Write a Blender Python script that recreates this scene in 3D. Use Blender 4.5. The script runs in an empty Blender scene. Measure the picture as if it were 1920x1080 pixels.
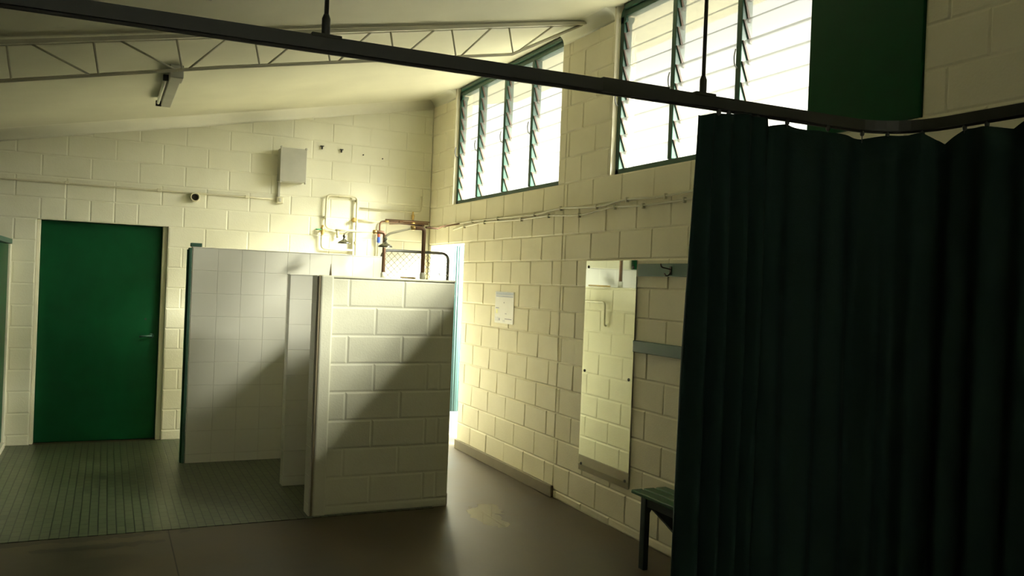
import bpy, bmesh, math, random
from mathutils import Vector, Matrix

random.seed(7)
S = bpy.context.scene
COL = S.collection
PI = math.pi

# ------------------------------------------------------------------ camera
YAW, PITCH, ROLL, FPX, CAM_H = 0.4458148, -0.00312706, 0.04021251, 1587.52, 1.66
cy, sy, cp, sp = math.cos(YAW), math.sin(YAW), math.cos(PITCH), math.sin(PITCH)
fwd = Vector((sy * cp, cy * cp, sp))
rgt = Vector((cy, -sy, 0.0))
upv = rgt.cross(fwd)
c_, s_ = math.cos(ROLL), math.sin(ROLL)
rgt, upv = c_ * rgt + s_ * upv, -s_ * rgt + c_ * upv
cam_data = bpy.data.cameras.new('camera')
cam = bpy.data.objects.new('camera', cam_data)
COL.objects.link(cam)
M = Matrix((rgt, upv, -fwd)).transposed().to_4x4()
M.translation = Vector((0, 0, CAM_H))
cam.matrix_world = M
cam_data.sensor_width = 36.0
cam_data.lens = FPX / 1920 * 36.0
cam_data.clip_start = 0.05
cam_data.clip_end = 200
S.camera = cam

# ------------------------------------------------------------------ light
SUN_DIR = Vector((-1.0, 1.0, -0.92)).normalized()
world = bpy.data.worlds.new('sky')
S.world = world
world.use_nodes = True
bg = world.node_tree.nodes['Background']
bg.inputs[0].default_value = (0.97, 0.96, 0.88, 1)
bg.inputs[1].default_value = 2.4
sd = bpy.data.lights.new('sun', 'SUN')
sd.energy = 94.0
sd.angle = math.radians(22.0)
sd.color = (0.97, 0.97, 0.86)
sun = bpy.data.objects.new('sun', sd)
COL.objects.link(sun)
sun.rotation_euler = SUN_DIR.to_track_quat('-Z', 'Y').to_euler()
sun.location = (9, 0, 8)
sd2 = bpy.data.lights.new('sun_fill', 'SUN')      # added wide second sun, imitates soft beams scattered by the louvre glass
sd2.energy = 40.0
sd2.angle = math.radians(55.0)
sd2.color = (0.97, 0.97, 0.86)
sun2 = bpy.data.objects.new('sun_fill', sd2)
COL.objects.link(sun2)
sun2.rotation_euler = sun.rotation_euler
sun2.location = (9.5, 0, 8)

S.view_settings.view_transform = 'Standard'
S.view_settings.look = 'None'
S.view_settings.gamma = 1.0
S.view_settings.use_curve_mapping = False
S.view_settings.exposure = 0.12

# ------------------------------------------------------------------ materials
def new_mat(name):
    m = bpy.data.materials.new(name)
    m.use_nodes = True
    nt = m.node_tree
    return m, nt, nt.nodes['Principled BSDF']

def bump(nt, bsdf, scale, strength, detail=4.0, dist=0.01):
    tc = nt.nodes.new('ShaderNodeTexCoord')
    n = nt.nodes.new('ShaderNodeTexNoise')
    n.inputs['Scale'].default_value = scale
    n.inputs['Detail'].default_value = detail
    b = nt.nodes.new('ShaderNodeBump')
    b.inputs['Strength'].default_value = strength
    b.inputs['Distance'].default_value = dist
    nt.links.new(tc.outputs['Object'], n.inputs['Vector'])
    nt.links.new(n.outputs['Fac'], b.inputs['Height'])
    nt.links.new(b.outputs['Normal'], bsdf.inputs['Normal'])
    return tc

def mottle(nt, bsdf, tc, c1, c2, scale, detail=5.0, lo=0.35, hi=0.65):
    n = nt.nodes.new('ShaderNodeTexNoise')
    n.inputs['Scale'].default_value = scale
    n.inputs['Detail'].default_value = detail
    r = nt.nodes.new('ShaderNodeValToRGB')
    r.color_ramp.elements[0].position = lo
    r.color_ramp.elements[1].position = hi
    r.color_ramp.elements[0].color = (*c1, 1)
    r.color_ramp.elements[1].color = (*c2, 1)
    nt.links.new(tc.outputs['Object'], n.inputs['Vector'])
    nt.links.new(n.outputs['Fac'], r.inputs['Fac'])
    nt.links.new(r.outputs['Color'], bsdf.inputs['Base Color'])
    return r

def simple(name, col, rough=0.5, metal=0.0, noise=60.0, strength=0.15, c2=None, mscale=6.0, spec=0.5):
    m, nt, b = new_mat(name)
    b.inputs['Base Color'].default_value = (*col, 1)
    b.inputs['Roughness'].default_value = rough
    b.inputs['Metallic'].default_value = metal
    b.inputs['Specular IOR Level'].default_value = spec
    tc = bump(nt, b, noise, strength, dist=0.002)
    c2 = c2 or tuple(x * 0.9 for x in col)
    mottle(nt, b, tc, c2, col, mscale)
    return m

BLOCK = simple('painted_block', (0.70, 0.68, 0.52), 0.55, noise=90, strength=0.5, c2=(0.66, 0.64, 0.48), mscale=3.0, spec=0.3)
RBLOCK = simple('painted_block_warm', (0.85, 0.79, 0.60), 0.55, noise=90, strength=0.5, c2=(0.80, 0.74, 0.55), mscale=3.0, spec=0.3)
PLASTER = simple('ceiling_paint', (0.66, 0.64, 0.475), 0.6, noise=12, strength=0.05, mscale=1.5, spec=0.3)
CORNICE = simple('cornice_paint', (0.76, 0.74, 0.58), 0.5, noise=20, strength=0.05, mscale=2)
TILE = simple('wall_tile', (0.72, 0.70, 0.60), 0.18, noise=8, strength=0.06, c2=(0.70, 0.68, 0.58), mscale=2)
GROUT = simple('grout', (0.60, 0.58, 0.48), 0.8)
GREEN = simple('green_paint', (0.002, 0.062, 0.018), 0.45, noise=50, strength=0.15, c2=(0.002, 0.054, 0.015), spec=0.15)
FRAMEG = simple('green_frame_paint', (0.010, 0.065, 0.038), 0.4, c2=(0.008, 0.055, 0.032))
RAILG = simple('green_timber', (0.05, 0.13, 0.09), 0.45, c2=(0.04, 0.11, 0.075))
BENCHG = simple('bench_green', (0.012, 0.085, 0.03), 0.4)
DARKLEG = simple('bench_leg_paint', (0.008, 0.022, 0.02), 0.4)
TRACK = simple('track_paint', (0.04, 0.042, 0.032), 0.45)
TRUSSM = simple('truss_paint', (0.55, 0.52, 0.37), 0.45)
BOXM = simple('cabinet_grey', (0.42, 0.41, 0.33), 0.45)
PIPEM = simple('painted_pipe', (0.60, 0.56, 0.38), 0.4)
COPPER = simple('old_copper', (0.22, 0.12, 0.07), 0.5, metal=0.3)
BRASS = simple('brass', (0.60, 0.42, 0.16), 0.35, metal=0.8)
CHROME = simple('chrome', (0.42, 0.42, 0.38), 0.22, metal=1.0)
STEEL = simple('galvanised_steel', (0.13, 0.13, 0.12), 0.5, metal=0.4)
DARK = simple('dark_plastic', (0.02, 0.018, 0.012), 0.6)
CLIP = simple('louvre_clip', (0.10, 0.055, 0.03), 0.5)
BLUE = simple('blue_plastic', (0.05, 0.12, 0.55), 0.4)
REDP = simple('red_plastic', (0.45, 0.10, 0.05), 0.4)
LEVERG = simple('green_plastic', (0.02, 0.30, 0.12), 0.4)
CABLE = simple('grey_cable', (0.66, 0.62, 0.46), 0.5)
TUBEW = simple('tube_white', (0.75, 0.74, 0.62), 0.3)
PAPER = simple('poster_paper', (0.80, 0.79, 0.80), 0.35)
INKB = simple('poster_ink_blue', (0.28, 0.32, 0.48), 0.4)
INKD = simple('poster_ink_dark', (0.14, 0.14, 0.24), 0.4)
INKY = simple('poster_ink_yellow', (0.75, 0.72, 0.25), 0.4)
INKG = simple('poster_ink_pale', (0.55, 0.55, 0.60), 0.4)
CURT = simple('curtain_fabric', (0.018, 0.040, 0.033), 0.8, noise=300, strength=0.2, spec=0.15)
TEAL = simple('teal_sheet', (0.022, 0.050, 0.046), 0.4)
PAVE = simple('outside_paving', (0.16, 0.15, 0.12), 0.8)
KERB = simple('bare_kerb', (0.20, 0.165, 0.10), 0.75, noise=60, strength=0.4)
ROOFM = simple('roof_sheet', (0.36, 0.35, 0.27), 0.5)
TIMBER = simple('weathered_wood', (0.20, 0.16, 0.09), 0.7)

m, nt, b = new_mat('mirror_glass')
b.inputs['Base Color'].default_value = (0.82, 0.86, 0.78, 1)
b.inputs['Metallic'].default_value = 1.0
b.inputs['Roughness'].default_value = 0.03
MIRROR = m

# frosted louvre glass: scatters the sun, lets a little straight through
def glass_mat(name, col, clear, k=0.15):
    m, nt, b = new_mat(name)
    nt.nodes.remove(b)
    out = nt.nodes['Material Output']
    tr = nt.nodes.new('ShaderNodeBsdfTranslucent'); tr.inputs[0].default_value = (*[q * k for q in col], 1)
    df = nt.nodes.new('ShaderNodeBsdfDiffuse'); df.inputs[0].default_value = (0.6, 0.6, 0.56, 1)
    gl = nt.nodes.new('ShaderNodeBsdfGlossy'); gl.inputs['Roughness'].default_value = 0.25
    tp = nt.nodes.new('ShaderNodeBsdfTransparent')
    m1 = nt.nodes.new('ShaderNodeMixShader'); m1.inputs[0].default_value = 0.22
    m2 = nt.nodes.new('ShaderNodeMixShader'); m2.inputs[0].default_value = 0.05
    m3 = nt.nodes.new('ShaderNodeMixShader'); m3.inputs[0].default_value = clear
    nt.links.new(tr.outputs[0], m1.inputs[1]); nt.links.new(df.outputs[0], m1.inputs[2])
    nt.links.new(m1.outputs[0], m2.inputs[1]); nt.links.new(gl.outputs[0], m2.inputs[2])
    nt.links.new(m2.outputs[0], m3.inputs[1]); nt.links.new(tp.outputs[0], m3.inputs[2])
    nt.links.new(m3.outputs[0], out.inputs[0])
    return m
GLASS1 = glass_mat('louvre_glass', (0.95, 0.95, 0.86), 0.40, 0.10)
m, nt, b = new_mat('glass_edge')      # clear outer face and edges of the blades
nt.nodes.remove(b)
tp = nt.nodes.new('ShaderNodeBsdfTransparent'); tp.inputs[0].default_value = (0.97, 0.98, 0.95, 1)
nt.links.new(tp.outputs[0], nt.nodes['Material Output'].inputs[0])
GEDGE = m
GLASS3 = glass_mat('fill_glass', (0.92, 0.93, 0.86), 0.0, 0.5)  # bright diffusing glass for the added fill window
GLASS2 = glass_mat('louvre_glass_frosted', (0.95, 0.95, 0.86), 0.30, 0.10)

# concrete floor with stains, a saw-cut joint and a wet patch
m, nt, b = new_mat('concrete_floor')
tc = nt.nodes.new('ShaderNodeTexCoord')
sep = nt.nodes.new('ShaderNodeSeparateXYZ'); nt.links.new(tc.outputs['Object'], sep.inputs[0])
n1 = nt.nodes.new('ShaderNodeTexNoise'); n1.inputs['Scale'].default_value = 1.6; n1.inputs['Detail'].default_value = 8
nt.links.new(tc.outputs['Object'], n1.inputs['Vector'])
rp = nt.nodes.new('ShaderNodeValToRGB')
rp.color_ramp.elements[0].position = 0.35; rp.color_ramp.elements[0].color = (0.044, 0.034, 0.018, 1)
rp.color_ramp.elements[1].position = 0.68; rp.color_ramp.elements[1].color = (0.095, 0.072, 0.038, 1)
nt.links.new(n1.outputs['Fac'], rp.inputs['Fac'])
def mth(op, a, bb=None, c=None):
    n = nt.nodes.new('ShaderNodeMath'); n.operation = op
    for i, v in enumerate((a, bb, c)):
        if v is None: continue
        if isinstance(v, (int, float)): n.inputs[i].default_value = v
        else: nt.links.new(v, n.inputs[i])
    return n.outputs[0]
def blob(cx, cyy, rx, ry):
    dx = mth('DIVIDE', mth('SUBTRACT', sep.outputs[0], cx), rx)
    dy = mth('DIVIDE', mth('SUBTRACT', sep.outputs[1], cyy), ry)
    return mth('ADD', mth('MULTIPLY', dx, dx), mth('MULTIPLY', dy, dy))
n2 = nt.nodes.new('ShaderNodeTexNoise'); n2.inputs['Scale'].default_value = 9; n2.inputs['Detail'].default_value = 4
nt.links.new(tc.outputs['Object'], n2.inputs['Vector'])
wob = mth('MULTIPLY', mth('SUBTRACT', n2.outputs['Fac'], 0.5), 3.2)
st = mth('LESS_THAN', mth('ADD', mth('MINIMUM', blob(-0.35, 5.80, 0.75, 0.07), blob(0.05, 5.60, 0.35, 0.05)), mth('MULTIPLY', mth('SUBTRACT', n2.outputs['Fac'], 0.5), 5.0)), 1.0)
mixc = nt.nodes.new('ShaderNodeMix'); mixc.data_type = 'RGBA'
nt.links.new(mth('MULTIPLY', st, 0.6), mixc.inputs[0]); nt.links.new(rp.outputs['Color'], mixc.inputs[6]); mixc.inputs[7].default_value = (0.012, 0.010, 0.006, 1)
nt.links.new(mixc.outputs[2], b.inputs['Base Color'])
d = mth('MINIMUM', blob(2.50, 5.50, 0.10, 0.26), blob(2.62, 5.72, 0.08, 0.17))
wet = mth('LESS_THAN', mth('ADD', d, wob), 1.0)
rough = mth('SUBTRACT', mth('ADD', 0.30, mth('MULTIPLY', n1.outputs['Fac'], 0.35)), mth('MULTIPLY', wet, 0.42))
b.inputs['Specular IOR Level'].default_value = 0.4
nt.links.new(rough, b.inputs['Roughness'])
bp = nt.nodes.new('ShaderNodeBump'); bp.inputs['Strength'].default_value = 0.12; bp.inputs['Distance'].default_value = 0.004
n3 = nt.nodes.new('ShaderNodeTexNoise'); n3.inputs['Scale'].default_value = 14
nt.links.new(tc.outputs['Object'], n3.inputs['Vector'])
nt.links.new(mth('MULTIPLY', n3.outputs['Fac'], mth('SUBTRACT', 1.0, wet)), bp.inputs['Height'])
nt.links.new(bp.outputs['Normal'], b.inputs['Normal'])
CONC = m

# small green floor tiles laid in long runs away from the camera
m, nt, b = new_mat('green_floor_tile')
tc = nt.nodes.new('ShaderNodeTexCoord')
mp = nt.nodes.new('ShaderNodeMapping'); mp.inputs['Rotation'].default_value = (0, 0, PI / 2)
nt.links.new(tc.outputs['Object'], mp.inputs['Vector'])
br = nt.nodes.new('ShaderNodeTexBrick')
br.inputs['Scale'].default_value = 1.0
br.inputs['Brick Width'].default_value = 0.106
br.inputs['Row Height'].default_value = 0.0535
br.inputs['Mortar Size'].default_value = 0.0036
br.inputs['Mortar Smooth'].default_value = 0.2
br.inputs['Color1'].default_value = (0.090, 0.110, 0.058, 1)
br.inputs['Color2'].default_value = (0.068, 0.088, 0.046, 1)
br.inputs['Mortar'].default_value = (0.012, 0.015, 0.008, 1)
nt.links.new(mp.outputs['Vector'], br.inputs['Vector'])
n1 = nt.nodes.new('ShaderNodeTexNoise'); n1.inputs['Scale'].default_value = 2.2; n1.inputs['Detail'].default_value = 6
nt.links.new(tc.outputs['Object'], n1.inputs['Vector'])
mx = nt.nodes.new('ShaderNodeMix'); mx.data_type = 'RGBA'; mx.blend_type = 'MULTIPLY'; mx.inputs[0].default_value = 0.5
r2 = nt.nodes.new('ShaderNodeValToRGB')
r2.color_ramp.elements[0].position = 0.35; r2.color_ramp.elements[0].color = (0.6, 0.55, 0.45, 1)
r2.color_ramp.elements[1].position = 0.65; r2.color_ramp.elements[1].color = (1, 1, 1, 1)
nt.links.new(n1.outputs['Fac'], r2.inputs['Fac'])
nt.links.new(br.outputs['Color'], mx.inputs[6]); nt.links.new(r2.outputs['Color'], mx.inputs[7])
nt.links.new(mx.outputs[2], b.inputs['Base Color'])
b.inputs['Roughness'].default_value = 0.38
bp = nt.nodes.new('ShaderNodeBump'); bp.inputs['Strength'].default_value = 0.5; bp.inputs['Distance'].default_value = 0.002
bp.invert = True
nt.links.new(br.outputs['Fac'], bp.inputs['Height']); nt.links.new(bp.outputs['Normal'], b.inputs['Normal'])
FTILE = m

# ------------------------------------------------------------------ mesh helpers
class MB:
    def __init__(self):
        self.bm = bmesh.new()
    def poly(self, pts, mi=0, smooth=False):
        f = self.bm.faces.new([self.bm.verts.new(p) for p in pts])
        f.material_index = mi; f.smooth = smooth
        return f
    def box(self, x0, x1, y0, y1, z0, z1, bev=0.0, mi=0):
        v = [self.bm.verts.new((x, y, z)) for x in (x0, x1) for y in (y0, y1) for z in (z0, z1)]
        fs = []
        for idx in ((0, 1, 3, 2), (4, 6, 7, 5), (0, 4, 5, 1), (2, 3, 7, 6), (0, 2, 6, 4), (1, 5, 7, 3)):
            f = self.bm.faces.new([v[i] for i in idx]); f.material_index = mi; fs.append(f)
        if bev > 0:
            es = list({e for f in fs for e in f.edges})
            bmesh.ops.bevel(self.bm, geom=es, offset=bev, segments=2, profile=0.5, affect='EDGES')
        return self
    def prism(self, pts, vec, mi=0):
        a = [self.bm.verts.new(p) for p in pts]
        b_ = [self.bm.verts.new(Vector(p) + Vector(vec)) for p in pts]
        n = len(pts)
        self.bm.faces.new(a).material_index = mi
        self.bm.faces.new(b_[::-1]).material_index = mi
        for i in range(n):
            self.bm.faces.new((a[i], a[(i + 1) % n], b_[(i + 1) % n], b_[i])).material_index = mi
        return self
    def bar(self, p0, p1, w, h, upd=(0, 0, 1)):
        p0, p1 = Vector(p0), Vector(p1)
        t = (p1 - p0).normalized()
        s = t.cross(Vector(upd)).normalized(); u = s.cross(t)
        q = [p0 + s * a * w / 2 + u * b2 * h / 2 for a, b2 in ((-1, -1), (1, -1), (1, 1), (-1, 1))]
        return self.prism(q, p1 - p0)
    def tube(self, pts, r, n=10, closed=False, taper=None):
        pts = [Vector(p) for p in pts]
        rings = []
        N = len(pts)
        prev = None
        for i, p in enumerate(pts):
            if closed: t = (pts[(i + 1) % N] - pts[i - 1]).normalized()
            elif i == 0: t = (pts[1] - p).normalized()
            elif i == N - 1: t = (p - pts[i - 1]).normalized()
            else: t = ((pts[i + 1] - p).normalized() + (p - pts[i - 1]).normalized()).normalized()
            if prev is None:
                a = Vector((0, 0, 1)) if abs(t.z) < 0.9 else Vector((0, 1, 0))
                s = t.cross(a).normalized()
            else:
                s = (prev - t * prev.dot(t)).normalized()
            prev = s
            u = t.cross(s)
            rr = r if taper is None else taper[i]
            rings.append([self.bm.verts.new(p + (s * math.cos(2 * PI * k / n) + u * math.sin(2 * PI * k / n)) * rr) for k in range(n)])
        R = range(N) if closed else range(N - 1)
        for i in R:
            A, B = rings[i], rings[(i + 1) % N]
            for k in range(n):
                f = self.bm.faces.new((A[k], A[(k + 1) % n], B[(k + 1) % n], B[k])); f.smooth = n > 4
        if not closed:
            self.bm.faces.new(rings[0][::-1]); self.bm.faces.new(rings[-1])
        return self
    def lathe(self, c, prof, n=20, axis=(0, 0, 1)):
        ax = Vector(axis).normalized()
        a = Vector((1, 0, 0)) if abs(ax.x) < 0.9 else Vector((0, 1, 0))
        s = ax.cross(a).normalized(); u = ax.cross(s); c = Vector(c)
        rings = [[self.bm.verts.new(c + ax * h + (s * math.cos(2 * PI * k / n) + u * math.sin(2 * PI * k / n)) * max(r, 1e-4)) for k in range(n)] for r, h in prof]
        for A, B in zip(rings, rings[1:]):
            for k in range(n):
                f = self.bm.faces.new((A[k], A[(k + 1) % n], B[(k + 1) % n], B[k])); f.smooth = True
        self.bm.faces.new(rings[0][::-1]); self.bm.faces.new(rings[-1])
        return self
    def build(self, name, mats, parent=None, loc=None):
        me = bpy.data.meshes.new(name)
        bmesh.ops.recalc_face_normals(self.bm, faces=self.bm.faces[:])
        if loc is not None:
            bmesh.ops.translate(self.bm, verts=self.bm.verts[:], vec=-Vector(loc))
        elif parent is not None:
            bmesh.ops.translate(self.bm, verts=self.bm.verts[:], vec=-world_loc(parent))
        self.bm.to_mesh(me); self.bm.free()
        for mm in (mats if isinstance(mats, (list, tuple)) else [mats]): me.materials.append(mm)
        o = bpy.data.objects.new(name, me)
        COL.objects.link(o)
        if parent is not None: o.parent = parent
        if loc is not None:
            o.location = Vector(loc) - (world_loc(parent) if parent is not None else Vector((0, 0, 0)))
        return o

def world_loc(o):
    v = Vector((0, 0, 0))
    while o is not None:
        v += o.location; o = o.parent
    return v

def tag(o, label, cat, group=None):
    o['label'] = label; o['category'] = cat
    if group: o['group'] = group
    return o

def thing(name, loc, label, cat, group=None):
    o = bpy.data.objects.new(name, None)
    o.empty_display_size = 0.1
    COL.objects.link(o); o.location = loc
    return tag(o, label, cat, group)

def struct(o):
    o['kind'] = 'structure'
    return o

def sempty(name, loc):
    o = bpy.data.objects.new(name, None); COL.objects.link(o); o.location = loc
    return struct(o)

def arc(c, r, a0, a1, n, f):
    return [f(c[0] + r * math.cos(a0 + (a1 - a0) * i / n), c[1] + r * math.sin(a0 + (a1 - a0) * i / n)) for i in range(n + 1)]

def rounded(pts, r, n=5):
    """round the inner corners of a polyline"""
    P = [Vector(p) for p in pts]; out = [P[0]]
    for i in range(1, len(P) - 1):
        a, b_, c = P[i - 1], P[i], P[i + 1]
        d1, d2 = (a - b_), (c - b_)
        rr = min(r, d1.length * 0.49, d2.length * 0.49)
        p, q = b_ + d1.normalized() * rr, b_ + d2.normalized() * rr
        for k in range(n + 1):
            t = k / n
            out.append(p * (1 - t) ** 2 + b_ * 2 * t * (1 - t) + q * t * t)
    out.append(P[-1])
    return out

def clip_rect(rc, holes):
    rects = [rc]
    for (a0, a1, b0, b1) in holes:
        nx = []
        for (u0, u1, v0, v1) in rects:
            if u1 <= a0 or u0 >= a1 or v1 <= b0 or v0 >= b1:
                nx.append((u0, u1, v0, v1)); continue
            if u0 < a0: nx.append((u0, a0, v0, v1))
            if u1 > a1: nx.append((a1, u1, v0, v1))
            m0, m1 = max(u0, a0), min(u1, a1)
            if v0 < b0: nx.append((m0, m1, v0, b0))
            if v1 > b1: nx.append((m0, m1, b1, v1))
        rects = nx
    return rects

def blocks(mb, P, rows, holes=(), depth=0.0035, j=0.002, bev=0.009, jit=0.0012, grout=0):
    """P(u, v, d) -> point; every block is a bevelled pillow between sunk joints"""
    for (v0, v1, us) in rows:
        for u0, u1 in zip(us, us[1:]):
            for (a0, a1, b0, b1) in clip_rect((u0, u1, v0, v1), holes):
                if a1 - a0 < 0.012 or b1 - b0 < 0.012:
                    mb.poly([P(a0, b0, -depth), P(a1, b0, -depth), P(a1, b1, -depth), P(a0, b1, -depth)]); continue
                dj = [random.uniform(-jit, jit) for _ in range(4)]
                rings = []
                for ins, dd in ((0, -depth), (j, -depth), (j + bev, 0)):
                    cs = ((a0 + ins, b0 + ins), (a1 - ins, b0 + ins), (a1 - ins, b1 - ins), (a0 + ins, b1 - ins))
                    rings.append([mb.bm.verts.new(P(u, v, dd + (dj[i] if dd == 0 else 0))) for i, (u, v) in enumerate(cs)])
                for q, (A, B) in enumerate(zip(rings, rings[1:])):
                    for k in range(4):
                        f = mb.bm.faces.new((A[k], A[(k + 1) % 4], B[(k + 1) % 4], B[k]))
                        if q == 0: f.material_index = grout
                mb.bm.faces.new(rings[-1])

def courses(z0, h, n, A, B, start=0):
    return [(z0 + h * k, z0 + h * (k + 1), A if (k + start) % 2 == 0 else B) for k in range(n)]

def steps(u0, u1, first, pitch):
    us = [u0]; u = first
    while u < u0 + 0.03: u += pitch
    while u < u1 - 0.03:
        us.append(u); u += pitch
    us.append(u1)
    return us

# ------------------------------------------------------------------ room dimensions
XR, YB, XL, YF = 3.23, 8.96, -3.8, -2.6
def ceil_z(x): return 3.064 + 0.195 * x
W1 = (5.985, 8.30, 2.478, 3.72)     # window openings in the right wall: y0, y1, z0, z1
W2 = (2.62, 5.21, 2.478, 3.72)
DR = (7.92, 8.90, 0.0, 2.065)       # doorway beside the back corner
DB = (-0.606, 0.525, 0.0, 2.10)      # recessed door in the back wall

# floors
mb = MB(); mb.box(XL - .2, XR + .2, YF - .2, YB + .2, -0.12, 0.0)
struct(mb.build('floor', CONC))
mb = MB(); mb.box(XL, 2.22, 5.83, YB, 0.0, 0.004)
struct(mb.build('floor_tiled', FTILE))
mb = MB(); mb.box(0.405, 0.412, 2.0, 5.828, 0.0, 0.0012)
struct(mb.build('trim_4', DARK))

# ceiling slab
mb = MB()
x0, x1 = XL - .2, XR + 1.30
mb.prism([(x0, YF - .2, ceil_z(x0)), (XR + .19, YF - .2, ceil_z(XR + .19)), (XR + .19, YF - .2, ceil_z(XR + .19) + .12), (x0, YF - .2, ceil_z(x0) + .12)], (0, YB - YF + .4, 0))
struct(mb.build('ceiling', PLASTER))
mb = MB()   # eave outside the louvres
mb.prism([(XR + .19, YF - .2, ceil_z(XR + .19)), (x1, YF - .2, ceil_z(x1)), (x1, YF - .2, ceil_z(x1) + .12), (XR + .19, YF - .2, ceil_z(XR + .19) + .12)], (0, YB - YF + .8, 0))
struct(mb.build('trim_5', ROOFM))

def wall_boxes(mb, axis, t0, t1, u0, u1, v0, v1, holes):
    for (a0, a1, b0, b1) in clip_rect((u0, u1, v0, v1), holes):
        if axis == 'x': mb.box(t0, t1, a0, a1, b0, b1)
        else: mb.box(a0, a1, t0, t1, b0, b1)

# right wall: block face with a control joint at y = 5.87
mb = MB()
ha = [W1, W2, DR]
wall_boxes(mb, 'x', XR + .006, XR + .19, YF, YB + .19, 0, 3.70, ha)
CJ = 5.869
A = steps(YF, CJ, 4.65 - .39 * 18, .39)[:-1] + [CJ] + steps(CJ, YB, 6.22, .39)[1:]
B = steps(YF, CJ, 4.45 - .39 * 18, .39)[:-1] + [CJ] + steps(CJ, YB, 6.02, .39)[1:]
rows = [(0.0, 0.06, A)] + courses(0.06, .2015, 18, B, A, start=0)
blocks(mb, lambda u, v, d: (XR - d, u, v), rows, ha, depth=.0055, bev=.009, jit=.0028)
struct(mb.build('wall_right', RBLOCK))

# back wall
mb = MB()
wall_boxes(mb, 'y', YB + .006, YB + .19, XL - .2, XR, 0, 3.9, [DB])
A = steps(XL, XR, -0.376 - .4135 * 10, .4135)
B = steps(XL, XR, -0.376 - .4135 * 10.5, .4135)
Hh = steps(XL, XR, -0.376 - .4135 * 10, .20675)
rows = []
for k in range(19):
    v0 = -0.1 + .2 * k
    us = A if k % 2 == 0 else B
    if k == 11: us = sorted(set([round(q, 4) for q in B] + [round(q, 4) for q in Hh if -0.7 < q < 0.3]))
    rows.append((max(v0, 0.0), v0 + .2, us))
blocks(mb, lambda u, v, d: (u, YB - d, v), rows, [DB])
struct(mb.build('wall_back', BLOCK))
mb = MB(); mb.box(XL - .2, XL, YF, YB, 0, 3.8)
struct(mb.build('wall_left', BLOCK))
W3 = (-2.6, 2.6, 1.95, 2.50)        # unseen high window added behind the camera as fill light
mb = MB(); wall_boxes(mb, 'y', YF - .2, YF, XL - .2, XR + .19, 0, 3.9, [W3])
struct(mb.build('wall_front', BLOCK))
root = sempty('window_fill', (0, YF - .1, 1.95))
fr = MB()
fr.box(-2.6, 2.6, YF - .13, YF - .07, 1.95, 1.99); fr.box(-2.6, 2.6, YF - .13, YF - .07, 2.46, 2.50)
for k in range(6):
    fr.box(-2.6 + 1.032 * k, -2.56 + 1.032 * k, YF - .13, YF - .07, 1.99, 2.46)
fr.build('window_frame', FRAMEG, root)
for k in range(5):
    mb = MB(); mb.box(-2.56 + 1.032 * k, -2.6 + 1.032 * (k + 1), YF - .103, YF - .098, 1.99, 2.46); mb.build('fill_pane', GLASS3, root)

# cornices (cove mouldings)
def cove(mb, p_at, n=7, r=0.105):
    """p_at(end, a, b): a = distance out from wall, b = distance below ceiling"""
    prof = [(0, 0), (0, r)] + [(r - r * math.cos(t * PI / 2 / n), r - r * math.sin(t * PI / 2 / n)) for t in range(1, n)] + [(r, 0)]
    A_ = [mb.bm.verts.new(p_at(0, a, b_)) for a, b_ in prof]
    B_ = [mb.bm.verts.new(p_at(1, a, b_)) for a, b_ in prof]
    k = len(prof)
    mb.bm.faces.new(A_); mb.bm.faces.new(B_[::-1])
    for i in range(k):
        f = mb.bm.faces.new((A_[i], A_[(i + 1) % k], B_[(i + 1) % k], B_[i])); f.smooth = 1 <= i < k - 2
mb = MB()
cove(mb, lambda e, a, b_: ((XL, XR)[e], YB - a, ceil_z((XL, XR)[e]) - b_))
struct(mb.build('trim_1', CORNICE))
for nm, (ya, yb) in (('trim_2', (8.31, YB)), ('trim_3', (5.22, 5.975)), ('trim_6', (YF, 2.61))):
    mb = MB()
    cove(mb, lambda e, a, b_: (XR - a, (ya, yb)[e], ceil_z(XR - a) - b_))
    struct(mb.build(nm, CORNICE))
# bare concrete kerb along the foot of the right wall
mb = MB(); mb.box(XR - .022, XR + .004, 5.86, 7.92, 0, .092, bev=.006)
struct(mb.build('baseboard_right', KERB))

# ------------------------------------------------------------------ louvre windows
def blade_mesh(y0, y1, zt, tilt=0.045, h=0.150):
    xi, xo = 3.282, 3.282 + tilt
    mb = MB()
    mb.prism([(xi, y0, zt), (xi + .005, y0, zt), (xo + .005, y0, zt - h), (xo, y0, zt - h)], (0, y1 - y0, 0), mi=1)
    for f in mb.bm.faces:      # room-side face carries the frosting
        if all(abs((v.co.x - xi) * h - tilt * (zt - v.co.z)) < 1e-5 for v in f.verts): f.material_index = 0
    return mb

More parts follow.
